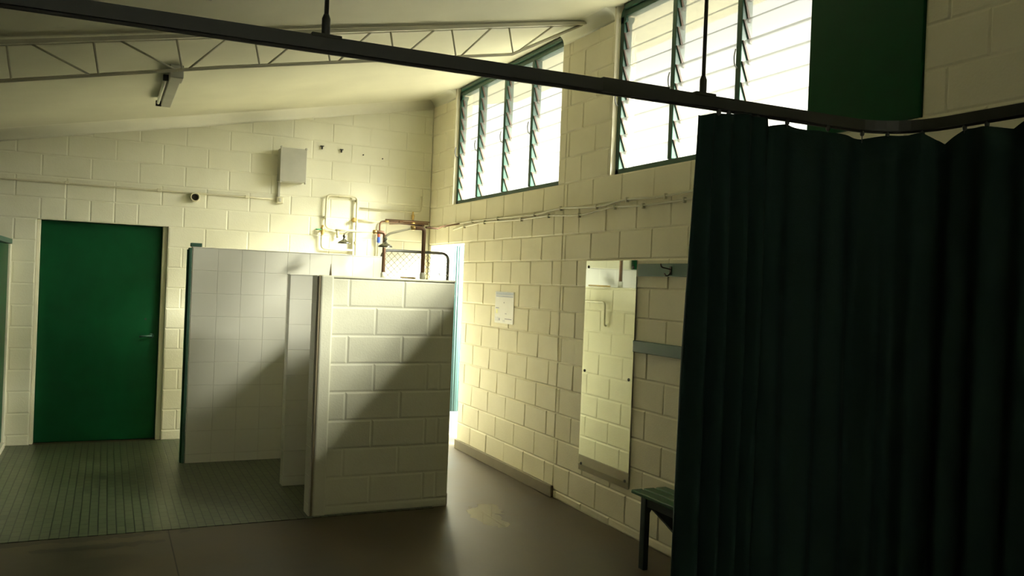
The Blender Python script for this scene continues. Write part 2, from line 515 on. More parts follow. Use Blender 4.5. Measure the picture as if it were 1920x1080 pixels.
def window(name, op, edges, glassm, skip_last=False):
    y0, y1, z0, z1 = op
    root = sempty(name, (3.30, (y0 + y1) / 2, z0))
    fx0, fx1 = 3.275, 3.345
    fr = MB()
    z1 = z1 - .05
    ztop = z1 + .055
    fr.box(fx0, fx1, y0, y1, z0, z0 + .045, bev=.004)
    # head with rounded upper corners, masonry fill behind the rounding
    fr.box(fx0, fx1, y0 + .06, y1 - .06, z1 - .055, ztop, bev=.004)
    fr.box(fx0 - .022, fx0, y0 + .07, y1 - .07, z1 - .012, z1 + .022, bev=.004)
    fl = MB()
    for (ya, sgn) in ((y1, -1), (y0, 1)):
        c = (ya + sgn * .07, z1 - .05)
        pts = [(fx0, c[0] - sgn * .07 * math.cos(t * PI / 12), c[1] + .07 * math.sin(t * PI / 12)) for t in range(7)]
        pts += [(fx0, c[0], c[1] - .035), (fx0, c[0] - sgn * .03, c[1] - .05), (fx0, c[0] - sgn * .07, c[1] - .05)]
        fr.prism(pts, (fx1 - fx0, 0, 0))
        fl.box(fx0 + .02, fx1 + .02, min(ya, ya + sgn * .1), max(ya, ya + sgn * .1), z1 - .06, ztop + .01)
    fl.build('corner_fill', RBLOCK, root)
    for ya in (y1 - .045, y0):
        fr.box(fx0, fx1, ya, ya + .045, z0, z1 - .05, bev=.004)
    fr.build('window_frame', FRAMEG, root)
    for k, e in enumerate(edges[1:-1]):
        mm = MB(); mm.box(3.268, fx1, e - .022, e + .022, z0 + .045, z1 - .05, bev=.005)
        mu = mm.build('mullion', FRAMEG, root)
    es = sorted(edges)
    n = 9
    pitch = (z1 - .05 - z0 - .045) / n
    for bi, (a, b_) in enumerate(zip(es, es[1:])):
        if skip_last and bi == 0:
            pm = MB(); pm.box(3.222, 3.262, a - .02, b_ + .01, z0, z1, bev=.003)
            pm.build('infill_panel', GREEN, root)
            continue
        for k in range(n):
            zt = z1 - .05 - pitch * k
            tl = 0.040 if k < 3 else 0.055
            g = blade_mesh(a + .03, b_ - .03, zt, tl, pitch - .010).build('louvre_blade', [glassm, GEDGE], root)
            c = MB()   # blade holder on the far mullion
            yy = b_ - .03
            c.prism([(3.274, yy, zt + .002), (3.290, yy, zt + .002), (3.290 + tl, yy, zt - pitch - .008), (3.272 + tl, yy, zt - pitch - .008)], (0, .010, 0))
            c.build('blade_clip', CLIP, g)
        lv = MB()
        zl = z0 + .50
        lv.tube(rounded([(3.262, b_, zl), (3.235, b_ - .01, zl + .01), (3.225, b_ - .015, zl + .06), (3.232, b_ - .02, zl + .10)], .02), .005, 6)
        lv.build('lever', STEEL, root)
    return root
window('window_1', W1, [8.275, 7.755, 7.15, 6.585, 6.01], GLASS1)
window('window_2', W2, [5.185, 4.55, 3.91, 3.29, 2.645], GLASS2, skip_last=True)

# ------------------------------------------------------------------ green door in the back wall
root = sempty('door_1', (-0.06, YB + .1, 0))
mb = MB(); mb.box(-0.575, 0.475, YB + .10, YB + .14, .006, 2.095, bev=.003)
mb.build('door_leaf', GREEN, root)
mb = MB()
mb.box(-0.605, -0.577, YB + .05, YB + .17, 0, 2.099, bev=.004); mb.box(0.477, 0.524, YB + .05, YB + .17, 0, 2.099, bev=.004)
mb.build('door_jamb', BLOCK, root)
mb = MB(); mb.box(-0.606, 0.525, YB + .172, YB + .19, 0, 2.10); mb.build('door_light_stop', GREEN, root)  # panel added behind the leaf to stop sky light leaking round it
mb = MB()
mb.lathe((0.41, YB + .10, 1.02), [(0.024, 0), (0.024, .008), (0.010, .012), (0.010, .045)], 16, axis=(0, -1, 0))
mb.tube([(0.41, YB + .055, 1.02), (0.36, YB + .052, 1.02), (0.30, YB + .058, 1.015)], .009, 8)
mb.build('door_handle', RAILG, root)
mb = MB(); mb.lathe((0.352, YB + .10, 1.185), [(0.010, 0), (0.010, .004)], 12, axis=(0, -1, 0))
mb.build('keyhole_cover', DARK, root)

# ------------------------------------------------------------------ shower partitions
def slab_ends(x0, x1, y0, y1, top): pass

# front block wall with its return running back along the passage
P1 = thing('shower_partition', (1.85, 5.93, 0), 'low painted concrete block wall at the front of the showers, beside the passage', 'partition')
mb = MB()
T1 = 1.662
mb.box(1.40, 2.336, 5.876, 5.99, 0, T1)
mb.box(2.216, 2.330, 5.99, 7.82, 0, T1)
A = [1.41, 1.54, 1.942, 2.336]; B = [1.41, 1.738, 2.14, 2.24, 2.336]
rows = [(0.0, .062, [1.41, 2.336])] + [(.062 + .2 * k, .062 + .2 * (k + 1), (B if k % 2 == 0 else A)) for k in range(8)]
blocks(mb, lambda u, v, d: (u, 5.87 - d, v), rows, depth=.0035, j=.002, bev=.012, jit=.0015)
A = steps(5.87, 7.82, 6.27, .4); B = steps(5.87, 7.82, 6.07, .4)
blocks(mb, lambda u, v, d: (2.336 + d, u, v), [(0, .062, [5.87, 7.82])] + courses(.062, .2, 8, A, B), depth=.0035, j=.002, bev=.012, jit=.0015)
mb.build('block_wall', BLOCK, P1)
mb = MB()
mb.box(1.36, 2.34, 5.862, 5.995, T1, 1.678, bev=.006)
mb.box(2.205, 2.34, 5.995, 7.82, T1, 1.678, bev=.006)
mb.build('render_cap', BLOCK, P1)
mb = MB(); mb.box(2.3365, 2.352, 5.90, 7.82, 0, .085, bev=.004); mb.build('kerb', KERB, P1)
mb = MB()   # smooth rounded plaster end, standing a little proud
mb.box(1.335, 1.425, 5.856, 5.99, 0, 1.679, bev=.012)
mb.build('plaster_end', BLOCK, P1)
mb = MB()
mb.box(1.322, 1.334, 5.862, 5.99, 0, 1.672)
mb.build('edge_strip', TIMBER, P1)
mb = MB()   # tiled inner faces
mb.box(1.312, 1.3215, 5.875, 6.02, 0, 1.674)
mb.box(1.3215, 2.214, 5.992, 6.0, 0, 1.672)
blocks(mb, lambda u, v, d: (1.31 - d, u, v), [(max(.08 + .2 * k, 0), min(.28 + .2 * k, 1.674), [5.875, 6.02]) for k in range(-1, 8)], depth=.0015, j=.0015, bev=.001, jit=.0003, grout=1)
blocks(mb, lambda u, v, d: (2.205 - d, u, v), [(max(.08 + .2 * k, 0), min(.28 + .2 * k, 1.66), steps(6.0, 6.775, 6.18, .2)) for k in range(-1, 8)], depth=.0015, j=.0015, bev=.001, jit=.0003, grout=1)
mb.build('tile_lining', [TILE, GROUT], P1)

def tiled_wall(x0, x1, y0, y1, top, label, jx):
    root = thing('shower_partition', ((x0 + x1) / 2, (y0 + y1) / 2, 0), label, 'partition')
    mb = MB()
    mb.box(x0 + .004, x1, y0 + .004, y1 - .004, 0, top - .004)
    rows = [(max(.08 + .2 * k, 0), min(.28 + .2 * k, top), None) for k in range(-1, 10)]
    rows = [r for r in rows if r[1] - r[0] > .02]
    ff = [(a, b_, steps(x0, x1, jx, .2)) for a, b_, _ in rows]
    kw = dict(depth=.0018, j=.0015, bev=.0012, jit=.0004, grout=1)
    blocks(mb, lambda u, v, d: (u, y0 - d, v), ff, **kw)
    blocks(mb, lambda u, v, d: (u, y1 + d, v), ff, **kw)
    blocks(mb, lambda u, v, d: (x0 - d, u, v), [(a, b_, [y0, y1]) for a, b_, _ in rows], **kw)
    mb.build('tiled_wall', [TILE, GROUT], root)
    mb = MB(); mb.box(x0 - .004, x1, y0 - .004, y1 + .004, top - .004, top + .004, bev=.003)
    mb.build('cap_tile', TILE, root)
    return root
tiled_wall(1.30, 2.205, 6.78, 6.89, 1.676, 'low white tiled divider just behind the front block wall of the showers', 1.50)
P3 = tiled_wall(0.66, 2.36, 7.82, 7.93, 1.880, 'tall white tiled divider at the back of the showers with a green cap on its left end', 0.87)
mb = MB(); mb.box(0.632, 0.654, 7.822, 7.95, 0, 1.875, bev=.003); mb.build('end_post', RAILG, P3)
mb = MB(); mb.box(0.620, 0.632, 7.84, 7.93, 0, 1.86, bev=.002); mb.build('end_channel', GREEN, P3)
mb = MB(); mb.box(0.645, 0.735, 7.835, 7.93, 1.886, 1.918, bev=.003); mb.build('cap_block', RAILG, P3)

# WC cubicle front at the far left
CB = thing('cubicle_partition', (-0.82, 7.8, 0), 'cubicle front with green door at the far left edge, against the back wall', 'partition')
mb = MB(); mb.box(-0.855, -0.797, 8.86, YB - .001, 0.004, 1.855, bev=.006); mb.build('jamb', BLOCK, CB)
mb = MB(); mb.box(-0.855, -0.795, 7.1, YB - .001, 1.857, 1.90, bev=.003); mb.build('head_rail', RAILG, CB)
mb = MB(); mb.box(-0.850, -0.815, 7.95, 8.855, .06, 1.85, bev=.003)
dl = mb.build('door', GREEN, CB)
mb = MB(); mb.lathe((-0.815, 8.05, 1.0), [(0.012, 0), (0.012, .02), (0.022, .025), (0.022, .04)], 14, axis=(1, 0, 0)); mb.build('knob', CHROME, dl)
mb = MB(); mb.box(-0.855, -0.797, 7.1, 7.945, 0.004, 1.855, bev=.006); mb.build('panel', BLOCK, CB)
mb = MB(); mb.box(-0.860, -0.785, 7.1, 8.858, 0.004, .055, bev=.006); mb.build('plinth', BLOCK, CB)

# ------------------------------------------------------------------ roof truss
TR = thing('roof_truss', (1.3, 5.6, 3.0), 'cream welded open-web roof truss under the sloping ceiling', 'truss')
def chord(mb, a, b_, off, w, h):
    mb.bar((a[0], 5.6 + off, a[1]), (b_[0], 5.6 + off, b_[1]), w, h)
tl, tr_ = (-3.75, 3.064 - .195 * 3.75 - .022), (3.19, 3.664)
tl = (-3.75, 3.664 - .199 * 6.94)
for off in (-.026, .026):
    mb = MB(); chord(mb, tl, tr_, off, .030, .024); mb.build('top_chord', TRUSSM, TR)
bl = (-3.75, 2.691 - .212 * 3.163)
mb = MB()
pb = [(-0.587, 2.700), (0.597, 2.952), (1.718, 3.170), (2.60, 3.342), (3.17, 3.652)]
mb.tube([(x, 5.6, z) for x, z in [bl] + pb], .011, 4)
mb.build('bottom_chord', TRUSSM, TR)
WEB = [((-0.564, 2.916), (-0.532, 2.713)), ((-0.451, 2.933), (-0.131, 2.798)), ((-0.124, 3.001), (-0.089, 2.808)), ((-0.005, 3.032), (0.344, 2.892)),
       ((0.330, 3.090), (0.371, 2.903)), ((0.644, 3.150), (0.402, 2.910)), ((0.789, 3.180), (0.829, 2.994)), ((1.117, 3.246), (0.872, 3.004)),
       ((1.238, 3.270), (1.278, 3.085)), ((1.554, 3.332), (1.324, 3.092)), ((1.680, 3.360), (1.718, 3.169)), ((2.006, 3.422), (1.748, 3.175)),
       ((2.125, 3.446), (2.165, 3.259)), ((2.435, 3.506), (2.198, 3.264)), ((2.566, 3.535), (2.609, 3.348)), ((2.941, 3.610), (2.622, 3.348))]
for a, b_ in WEB:
    mb = MB(); mb.tube([(a[0], 5.6, a[1] + .004), (b_[0], 5.6, b_[1])], .0065, 8); mb.build('web_bar', TRUSSM, TR)
for k in range(1, 7):
    x = -0.564 - .46 * k; zt = 3.664 - .199 * (3.19 - x); zb = 2.70 - .212 * (-0.587 - x)
    for (xa, xb) in ((x, x + .035), (x - .09 + .2, x + .38)):
        mb = MB(); mb.tube([(xa, 5.6, 3.664 - .199 * (3.19 - xa)), (xb, 5.6, 2.70 - .212 * (-0.587 - xb))], .0065, 8); mb.build('web_bar', TRUSSM, TR)

# ------------------------------------------------------------------ fluorescent battens
def batten(y0, y1, label):
    xb = 0.395
    root = thing('fluorescent_batten', (xb, (y0 + y1) / 2, ceil_z(xb)), label, 'ceiling light', 'fluorescent battens on the ceiling')
    cz = ceil_z(xb)
    mb = MB(); mb.box(xb - .04, xb + .04, y0, y1, cz - .085, cz - .012, bev=.006); mb.build('housing', BOXM, root)
    mb = MB(); mb.box(xb - .045, xb + .045, y0 - .02, y0 + .16, cz - .105, cz - .011, bev=.005); mb.build('end_box', BOXM, root)
    mb = MB(); mb.tube([(xb - .062, y0 + .22, cz - .065), (xb - .062, y1 - .05, cz - .065)], .013, 12); mb.build('tube', TUBEW, root)
    for yy in (y0 + .19, y1 - .05):
        mb = MB(); mb.box(xb - .08, xb - .036, yy, yy + .025, cz - .09, cz - .045, bev=.003); mb.build('tube_holder', DARK, root)
batten(6.50, 7.80, 'fluorescent batten beyond the roof truss on the sloping ceiling')
batten(3.35, 4.62, 'fluorescent batten cut off by the top edge of the photo')

# ------------------------------------------------------------------ curtain track
TK = thing('curtain_track', (1.0, 1.93, 2.2), 'dark suspended metal curtain track with a curved corner crossing the room', 'curtain track')
path = [(-2.6, 2.10), (0.0, 1.985), (1.2, 1.935), (1.93, 1.922), (2.06, 1.918)]
path += [(2.06 + .19 * math.sin(t * PI / 16), 1.728 + .19 * math.cos(t * PI / 16)) for t in range(1, 9)]
path += [(2.255, 1.4), (2.258, 0.9), (2.26, -0.6)]
def sweep(mb, pts, w, h, z):
    rings = []
    for i, p in enumerate(pts):
        a = Vector(pts[max(i - 1, 0)]); c = Vector(pts[min(i + 1, len(pts) - 1)])
        t = (c - a).normalized(); n = Vector((-t.y, t.x))
        rings.append([mb.bm.verts.new((p[0] + n.x * s * w / 2, p[1] + n.y * s * w / 2, z + q * h / 2)) for s, q in ((-1, -1), (1, -1), (1, 1), (-1, 1))])
    for A_, B_ in zip(rings, rings[1:]):
        for k in range(4): mb.bm.faces.new((A_[k], A_[(k + 1) % 4], B_[(k + 1) % 4], B_[k]))
    mb.bm.faces.new(rings[0]); mb.bm.faces.new(rings[-1][::-1])
ZT = 2.2
mb = MB(); sweep(mb, path, .026, .032, ZT); mb.build('track_rail', TRACK, TK)
mb = MB(); sweep(mb, path, .008, .006, ZT - .019); mb.build('track_slot', DARK, TK)
mb = MB(); sweep(mb, [(1.16, 1.9367), (1.37, 1.932)], .032, .038, ZT); mb.build('joining_sleeve', TRACK, TK)
for (x, y) in ((0.436, 1.967), (1.492, 1.929), (2.257, 0.9), (-1.6, 2.055)):
    mb = MB(); mb.tube([(x, y, ZT + .02), (x, y, ceil_z(x) + .01)], .0055, 8)
    rd = mb.build('hanger_rod', TRACK, TK)
    mb = MB(); mb.lathe((x, y, ZT + .014), [(0.007, 0), (0.010, .006), (0.010, .045), (0.006, .056)], 12); mb.build('collar', TRACK, rd)
    mb = MB(); mb.box(x - .035, x + .035, y - .017, y + .017, ZT + .012, ZT + .021, bev=.002); mb.build('saddle_plate', TRACK, rd)

# curtain: path follows the track, its top edge dips between hooks
cpath = [(1.478, 1.927), (2.05, 1.915)] + [(2.06 + .19 * math.sin(t * PI / 16), 1.728 + .19 * math.cos(t * PI / 16)) for t in range(1, 9)] + [(2.255, 1.4), (2.26, -0.5)]
seg = [0.0]
for a, b_ in zip(cpath, cpath[1:]): seg.append(seg[-1] + math.dist(a, b_))
def at_s(s):
    for i in range(len(seg) - 1):
        if s <= seg[i + 1] or i == len(seg) - 2:
            t = (s - seg[i]) / (seg[i + 1] - seg[i])
            a, b_ = Vector(cpath[i]), Vector(cpath[i + 1])
            d_ = (b_ - a).normalized()
            return a + (b_ - a) * t, Vector((-d_.y, d_.x))
tops = [(0, 2.158), (.03, 2.163), (.07, 2.176), (.10, 2.172), (.13, 2.178), (.20, 2.176), (.246, 2.172), (.25, 2.156), (.32, 2.170), (.40, 2.160), (.50, 2.163), (.62, 2.158), (.70, 2.172), (.76, 2.169),
        (.80, 2.176), (.865, 2.135), (.93, 2.172), (1.0, 2.168), (1.08, 2.150), (1.12, 2.172), (1.22, 2.164), (1.4, 2.17), (1.6, 2.15), (1.8, 2.17), (2.1, 2.15), (2.4, 2.17), (3.2, 2.16)]
def top_at(s):
    for (a, za), (b_, zb) in zip(tops, tops[1:]):
        if s <= b_: return za + (zb - za) * (s - a) / (b_ - a)
    return tops[-1][1]
mb = MB()
NC, NR = 420, 26
grid = []
L_ = seg[-1]
for i in range(NC + 1):
    s = L_ * i / NC
    p, nn = at_s(s)
    colv = []
    zt = top_at(s)
    for r_ in range(NR + 1):
        f = r_ / NR
        z = zt + (0.22 - zt) * f
        amp = (.010 + .022 * min(1, f * 3)) * (0.6 if s > .26 else 1.0)
        ph = s * 2 * PI / (.115 if s > .26 else .062) + .5 * math.sin(s * 7.0) + .5 * math.sin(f * 2.3 + s * 4)
        off = amp * math.sin(ph) + .008 * math.sin(s * 23 + f * 3)
        xx = p.x + nn.x * off; yy = p.y + nn.y * off
        xx += -.018 * f * max(0, 1 - s / .3)
        colv.append(mb.bm.verts.new((xx, yy, z)))
    grid.append(colv)
for i in range(NC):
    for r_ in range(NR):
        f = mb.bm.faces.new((grid[i][r_], grid[i + 1][r_], grid[i + 1][r_ + 1], grid[i][r_ + 1])); f.smooth = True
CU = thing('curtain', (1.9, 1.9, 0.22), 'very dark heavy curtain hanging from the suspended track in front of the bench', 'curtain')
co = mb.build('curtain_cloth', CURT, CU)
sm = co.modifiers.new('thickness', 'SOLIDIFY'); sm.thickness = .003
for s in (.07, .105, .18, .21, .32, .48, .62, .70, .80, .93, 1.0, 1.12, 1.3, 1.5, 1.7, 1.9, 2.1):
    p, nn = at_s(s)
    zt = top_at(s)
    mb = MB()
    mb.lathe((p.x, p.y, ZT - .033), [(0.004, 0), (0.0065, .004), (0.0065, .012), (0.004, .0165)], 8)
    mb.tube([(p.x, p.y, ZT - .03), (p.x, p.y, zt - .012)], .0016, 6)
    mb.build('curtain_hook', STEEL, CU)

# ------------------------------------------------------------------ things on the back wall
EB = thing('electrical_cabinet', (1.69, YB, 2.63), 'grey metal electrical box high on the back wall', 'electrical box')
mb = MB(); mb.box(1.545, 1.80, 8.80, YB - .001, 2.63, 2.965, bev=.004); mb.build('box_body', BOXM, EB)
mb = MB(); mb.box(1.540, 1.805, 8.785, 8.799, 2.625, 2.97, bev=.004); ld = mb.build('box_lid', BOXM, EB)
for (x, z) in ((1.548, 2.972), (1.797, 2.972), (1.548, 2.622), (1.797, 2.622)):
    mb = MB(); mb.lathe((x, 8.80, z), [(0.010, 0), (0.012, .004), (0.012, .018), (0.006, .022)], 10, axis=(0, -1, 0)); mb.build('lid_lug', BOXM, EB)
mb = MB(); mb.box(1.552, 1.574, 8.925, YB - .001, 2.475, 2.629, bev=.003); mb.build('cable_duct', BOXM, EB)
JB = thing('junction_box', (1.57, YB, 2.41), 'small square isolator switch below the grey electrical box', 'switch')
mb = MB(); mb.box(1.540, 1.612, 8.905, YB - .001, 2.408, 2.474, bev=.010); mb.build('switch_body', PIPEM, JB)
mb = MB(); mb.box(1.562, 1.585, 8.899, 8.9045, 2.425, 2.460, bev=.002); mb.build('rocker', BOXM, JB)

CD = thing('conduit', (0.0, YB, 2.45), 'long thin cream conduit run across the back wall to the isolator switch', 'conduit')
mb = MB(); mb.tube([(x, 8.942, z) for x, z in ((-3.7, 2.444), (-2, 2.444), (-.909, 2.444), (-.381, 2.446), (.432, 2.445), (1.268, 2.450), (1.539, 2.450))], .009, 8); mb.build('conduit_pipe', PIPEM, CD)
for x in (-1.8, -0.37, .425, 1.25):
    mb = MB(); mb.box(x - .018, x + .018, 8.928, YB - .001, 2.436, 2.466, bev=.003); mb.build('saddle', PIPEM, CD)

VP = thing('vent_pipe', (0.752, YB, 2.40), 'short round pipe stub with a dark open mouth in the back wall', 'pipe')
mb = MB()
c = Vector((0.752, YB, 2.405))
mb.lathe(c, [(0.045, 0), (0.045, .07), (0.034, .07), (0.034, .01)], 24, axis=(0, -1, 0)); mb.build('pipe_collar', PIPEM, VP)
mb = MB(); mb.lathe(c, [(0.0335, .012), (0.0335, .02)], 20, axis=(0, -1, 0)); mb.build('bore_shade', DARK, VP)  # dark disc stands in for the shade inside the open mouth

for k, (x, z, big) in enumerate(((1.993, 3.043, 1), (2.20, 3.028, 1), (2.44, 3.01, 0), (2.655, 2.99, 0))):
    mb = MB()
    if big:
        mb.box(x - .018, x + .018, 8.935, YB - .002, z, z + .008, bev=.001); mb.box(x - .005, x + .005, 8.93, YB - .002, z - .028, z, bev=.001)
    else:
        mb.lathe((x, YB - .002, z - .01), [(0.007, 0), (0.007, .012), (0.004, .018)], 8, axis=(0, -1, 0))
    o = mb.build('wall_bracket' if big else 'wall_screw', DARK, None, (x, YB, z))
    tag(o, ['small dark T-shaped bracket on the back wall, nearest the electrical box', 'small dark T-shaped bracket on the back wall, second from the electrical box',
            'small screw in the back wall just right of the two T brackets', 'small screw in the back wall, the one closer to the right corner'][k], 'bracket' if big else 'screw')

yb = 8.92
def wp(pts, r=.012, rad=.05, y=yb, mat=PIPEM, name='pipe', par=None, n=10):
    mb = MB(); mb.tube(rounded([(x, y, z) for x, z in pts], rad), r, n)
    return mb.build(name, mat, par)
def saddle(par, x, z, y=yb):
    mb = MB(); mb.box(x - .014, x + .014, y - .008, YB - .001, z - .014, z + .014, bev=.003); mb.build('pipe_saddle', PIPEM, par)
PL = thing('pipe_loop', (2.2, YB, 2.0), 'cream painted water pipes in a square loop on the back wall', 'pipes')
wp([(2.185, 2.17), (2.056, 2.19), (2.056, 2.538), (2.385, 2.543), (2.388, 1.93), (2.388, 1.60)], par=PL)
wp([(2.16, 2.17), (2.375, 2.175)], par=PL, y=8.915)
wp([(2.020, 2.118), (2.020, 1.966), (2.360, 1.966)], par=PL)
wp([(2.355, 2.175), (2.360, 1.60)], par=PL, r=.010, y=8.925)
wp([(2.185, 2.165), (2.190, 2.088)], par=PL, r=.015)
wp([(2.40, 2.296), (2.60, 2.292)], par=PL, r=.009, y=8.935)
for x, z in ((2.056, 2.30), (2.388, 2.50), (2.388, 2.05), (2.2, 2.541)): saddle(PL, x, z)
mb = MB(); mb.lathe((2.365, YB - .001, 2.293), [(0.026, 0), (0.026, .010), (0.014, .015), (0.014, .05), (0.02, .055), (0.02, .07)], 16, axis=(0, -1, 0)); mb.build('stop_tap', BRASS, PL)
VV = thing('pipe_valve', (2.02, YB, 2.15), 'brass valve with a green lever left of the square pipe loop', 'valve')
mb = MB(); mb.lathe((2.020, 8.90, 2.112), [(0.013, 0), (0.018, .012), (0.018, .03), (0.024, .045), (0.024, .065), (0.016, .08), (0.012, .10)], 14); mb.build('valve_body', BRASS, VV)
mb = MB(); mb.tube([(2.0, 8.87, 2.165), (1.94, 8.86, 2.163)], .006, 8); mb.build('valve_lever', LEVERG, VV)
mb = MB(); mb.tube([(2.02, YB - .001, 2.16), (2.02, 8.90, 2.16)], .010, 8); mb.build('wall_stem', BRASS, VV)

UP = thing('capped_pipe', (2.76, YB, 2.34), 'thin cream pipe with a small tap high on the back wall near the corner', 'pipe')
wp([(2.416, 2.425), (3.00, 2.424), (3.112, 2.424), (3.112, 2.604)], r=.007, par=UP, y=8.935)
mb = MB(); mb.lathe((3.020, 8.93, 2.335), [(0.008, 0), (0.013, .008), (0.013, .03), (0.017, .035), (0.017, .055), (0.009, .065), (0.008, .095)], 12); mb.build('tap', BRASS, UP)

CP = thing('copper_pipe', (3.0, YB, 2.25), 'old copper supply pipe along the back wall turning down to a valve', 'pipe')
wp([(2.646, 2.175), (2.646, 2.300), (3.20, 2.304)], r=.010, par=CP, mat=COPPER, y=8.93)
wp([(2.70, 2.318), (3.205, 2.322)], r=.008, par=CP, mat=COPPER, y=8.90)
for x, mt in ((2.72, BRASS), (3.02, BRASS), (2.88, COPPER)):
    mb = MB(); mb.lathe((x, 8.915, 2.308), [(0.014, -.02), (0.018, -.014), (0.018, .014), (0.014, .02)], 10, axis=(1, 0, 0)); mb.build('pipe_joint', mt, CP)
wp([(2.636, 2.06), (2.636, 1.60)], r=.010, par=CP, mat=PIPEM, y=8.93)
VB = thing('mixing_valve', (2.636, YB, 2.06), 'pipe valve with red and blue sleeves on the back wall', 'valve')
mb = MB(); mb.lathe((2.636, 8.915, 2.125), [(0.014, 0), (0.018, .008), (0.018, .045), (0.012, .05)], 12); mb.build('red_sleeve', REDP, VB)
mb = MB(); mb.lathe((2.636, 8.915, 2.062), [(0.012, 0), (0.020, .008), (0.020, .055), (0.016, .062)], 12); mb.build('blue_sleeve', BLUE, VB)

o = MB().tube(rounded([(2.355, 7.75, 1.545), (2.355, 6.575, 1.540), (2.355, 6.570, 1.33), (2.339, 6.570, 1.325)], .04), .009, 10).build('angled_pipe', PIPEM, None, (2.34, 7.0, 1.54))
tag(o, 'thin bent pipe on the passage side of the shower wall, seen in the mirror', 'pipe')
# showers standing on the block return wall
def shower(xr, yr, ztop, xa, za, zh, lab_extra, arm_y):
    root = thing('shower', (xr, yr, 1.678), lab_extra, 'shower', 'overhead showers on pipes above the block wall')
    mb = MB(); mb.tube(rounded([(xr, yr, 1.70), (xr, yr, ztop), (xr - .10, yr, ztop)], .03), .016, 12); mb.build('riser_pipe', COPPER, root)
    mb = MB(); mb.lathe((xr, yr, 1.6785), [(0.022, 0), (0.022, .05), (0.015, .055)], 14); mb.build('riser_socket', TUBEW, root)
    mb = MB(); mb.tube(rounded([(xr - .09, yr, ztop), (xa + .03, arm_y, za), (xa, arm_y, za - .03), (xa, arm_y, za - .05)], .03), .009, 10)
    mb.build('shower_arm', PIPEM, root)
    mb = MB(); mb.lathe((xr - .09, yr, ztop), [(0.017, -.012), (0.019, -.008), (0.019, .016), (0.012, .022)], 12, axis=(-1, 0, 0)); mb.build('union', BRASS, root)
    # ball joint and rose, tilted a little
    mb = MB()
    mb.lathe((xa, arm_y, zh), [(0.055, 0), (0.058, .006), (0.050, .016), (0.026, .030), (0.012, .040), (0.010, .055), (0.015, .063), (0.015, .072), (0.009, .080), (0.009, za - .05 - zh)], 22)
    mb.build('shower_head', CHROME, root)
shower(2.28, 6.45, 2.087, 1.962, 2.030, 1.918, 'old shower with copper riser and chrome head nearest the passage', 6.45)
shower(2.272, 7.50, 2.096, 1.900, 2.082, 1.972, 'shower with copper riser further back whose head hangs before the square pipe loop', 7.50)

HP = thing('copper_pipe', (2.5, 7.7, 2.1), 'copper pipe crossing overhead from the back wall to the nearer shower riser', 'pipe')
mb = MB(); mb.tube([(2.75, 8.90, 2.275), (2.55, 7.9, 2.215), (2.28, 6.47, 2.112)], .009, 8); mb.build('pipe_run', COPPER, HP)
mb = MB(); mb.tube([(3.20, 8.0, 2.262), (2.9, 7.7, 2.20), (2.6, 7.0, 2.13), (2.296, 6.45, 2.098)], .008, 8); mb.build('pipe_run', COPPER, HP)

o = MB().tube([(2.28, 6.62, 1.687), (2.28, 7.0, 1.69)], .007, 8).build('loose_pipe', BRASS, None, (2.28, 6.8, 1.68))
tag(o, 'short loose pipe lying along the top of the shower block wall', 'pipe')
mb = MB(); mb.tube([(1.415, 5.93, 1.679), (1.415, 5.93, 1.76)], .01, 10, taper=[.009, .001])  # slim dark cone tapering upward from the cap
tag(mb.build('spike', TIMBER, None, (1.415, 5.93, 1.679)), 'small dark pointed peg on the top left corner of the block wall', 'spike')

# ------------------------------------------------------------------ chain-link gate across the passage
GT = thing('chain_link_gate', (2.74, 7.97, 0), 'rounded tube gate filled with chain-link mesh across the end of the passage', 'gate')
gx0, gx1, gz0, gz1, gy = 2.395, 3.085, .10, 1.952, 7.97
def gp(x, z): return (x, gy, z)
rr = .07
pts = []
for (cx, cz, a0) in ((gx1 - rr, gz1 - rr, 0), (gx0 + rr, gz1 - rr, PI / 2), (gx0 + rr, gz0 + rr, PI), (gx1 - rr, gz0 + rr, 1.5 * PI)):
    pts += arc((cx, cz), rr, a0, a0 + PI / 2, 6, gp)
MB().tube(pts, .015, 10, closed=True).build('gate_frame', STEEL, GT)
mb = MB()
pitch = .062
k = -40
while k < 60:
    for sgn in (1, -1):
        # line x = x0 + t, z = z0 + sgn t  clipped to the frame
        xa = gx0 + .005; za = gz0 + k * pitch if sgn == 1 else gz0 + k * pitch
        t0, t1 = 0, gx1 - gx0 - .01
        if sgn == 1:
            t0 = max(t0, (gz0 + .01 - za)); t1 = min(t1, gz1 - .01 - za)
        else:
            t0 = max(t0, za - (gz1 - .01)); t1 = min(t1, za - (gz0 + .01))
        if t1 - t0 > .03:
            mb.tube([(xa + t0, gy + sgn * .002, za + sgn * t0), (xa + t1, gy + sgn * .002, za + sgn * t1)], .0022, 4)
    k += 1
mb.build('chain_link_mesh', STEEL, GT)
mb = MB(); mb.tube(rounded([(3.085, gy - .02, 1.80), (2.985, gy - .03, 1.80), (2.985, gy - .03, 1.735), (3.085, gy - .02, 1.735)], .01), .004, 6, closed=False)
mb.build('latch', STEEL, GT)
for z in (.4, 1.7):
    mb = MB(); mb.tube([(2.363, gy, z), (2.383, gy, z)], .012, 8); mb.build('hinge', STEEL, GT)

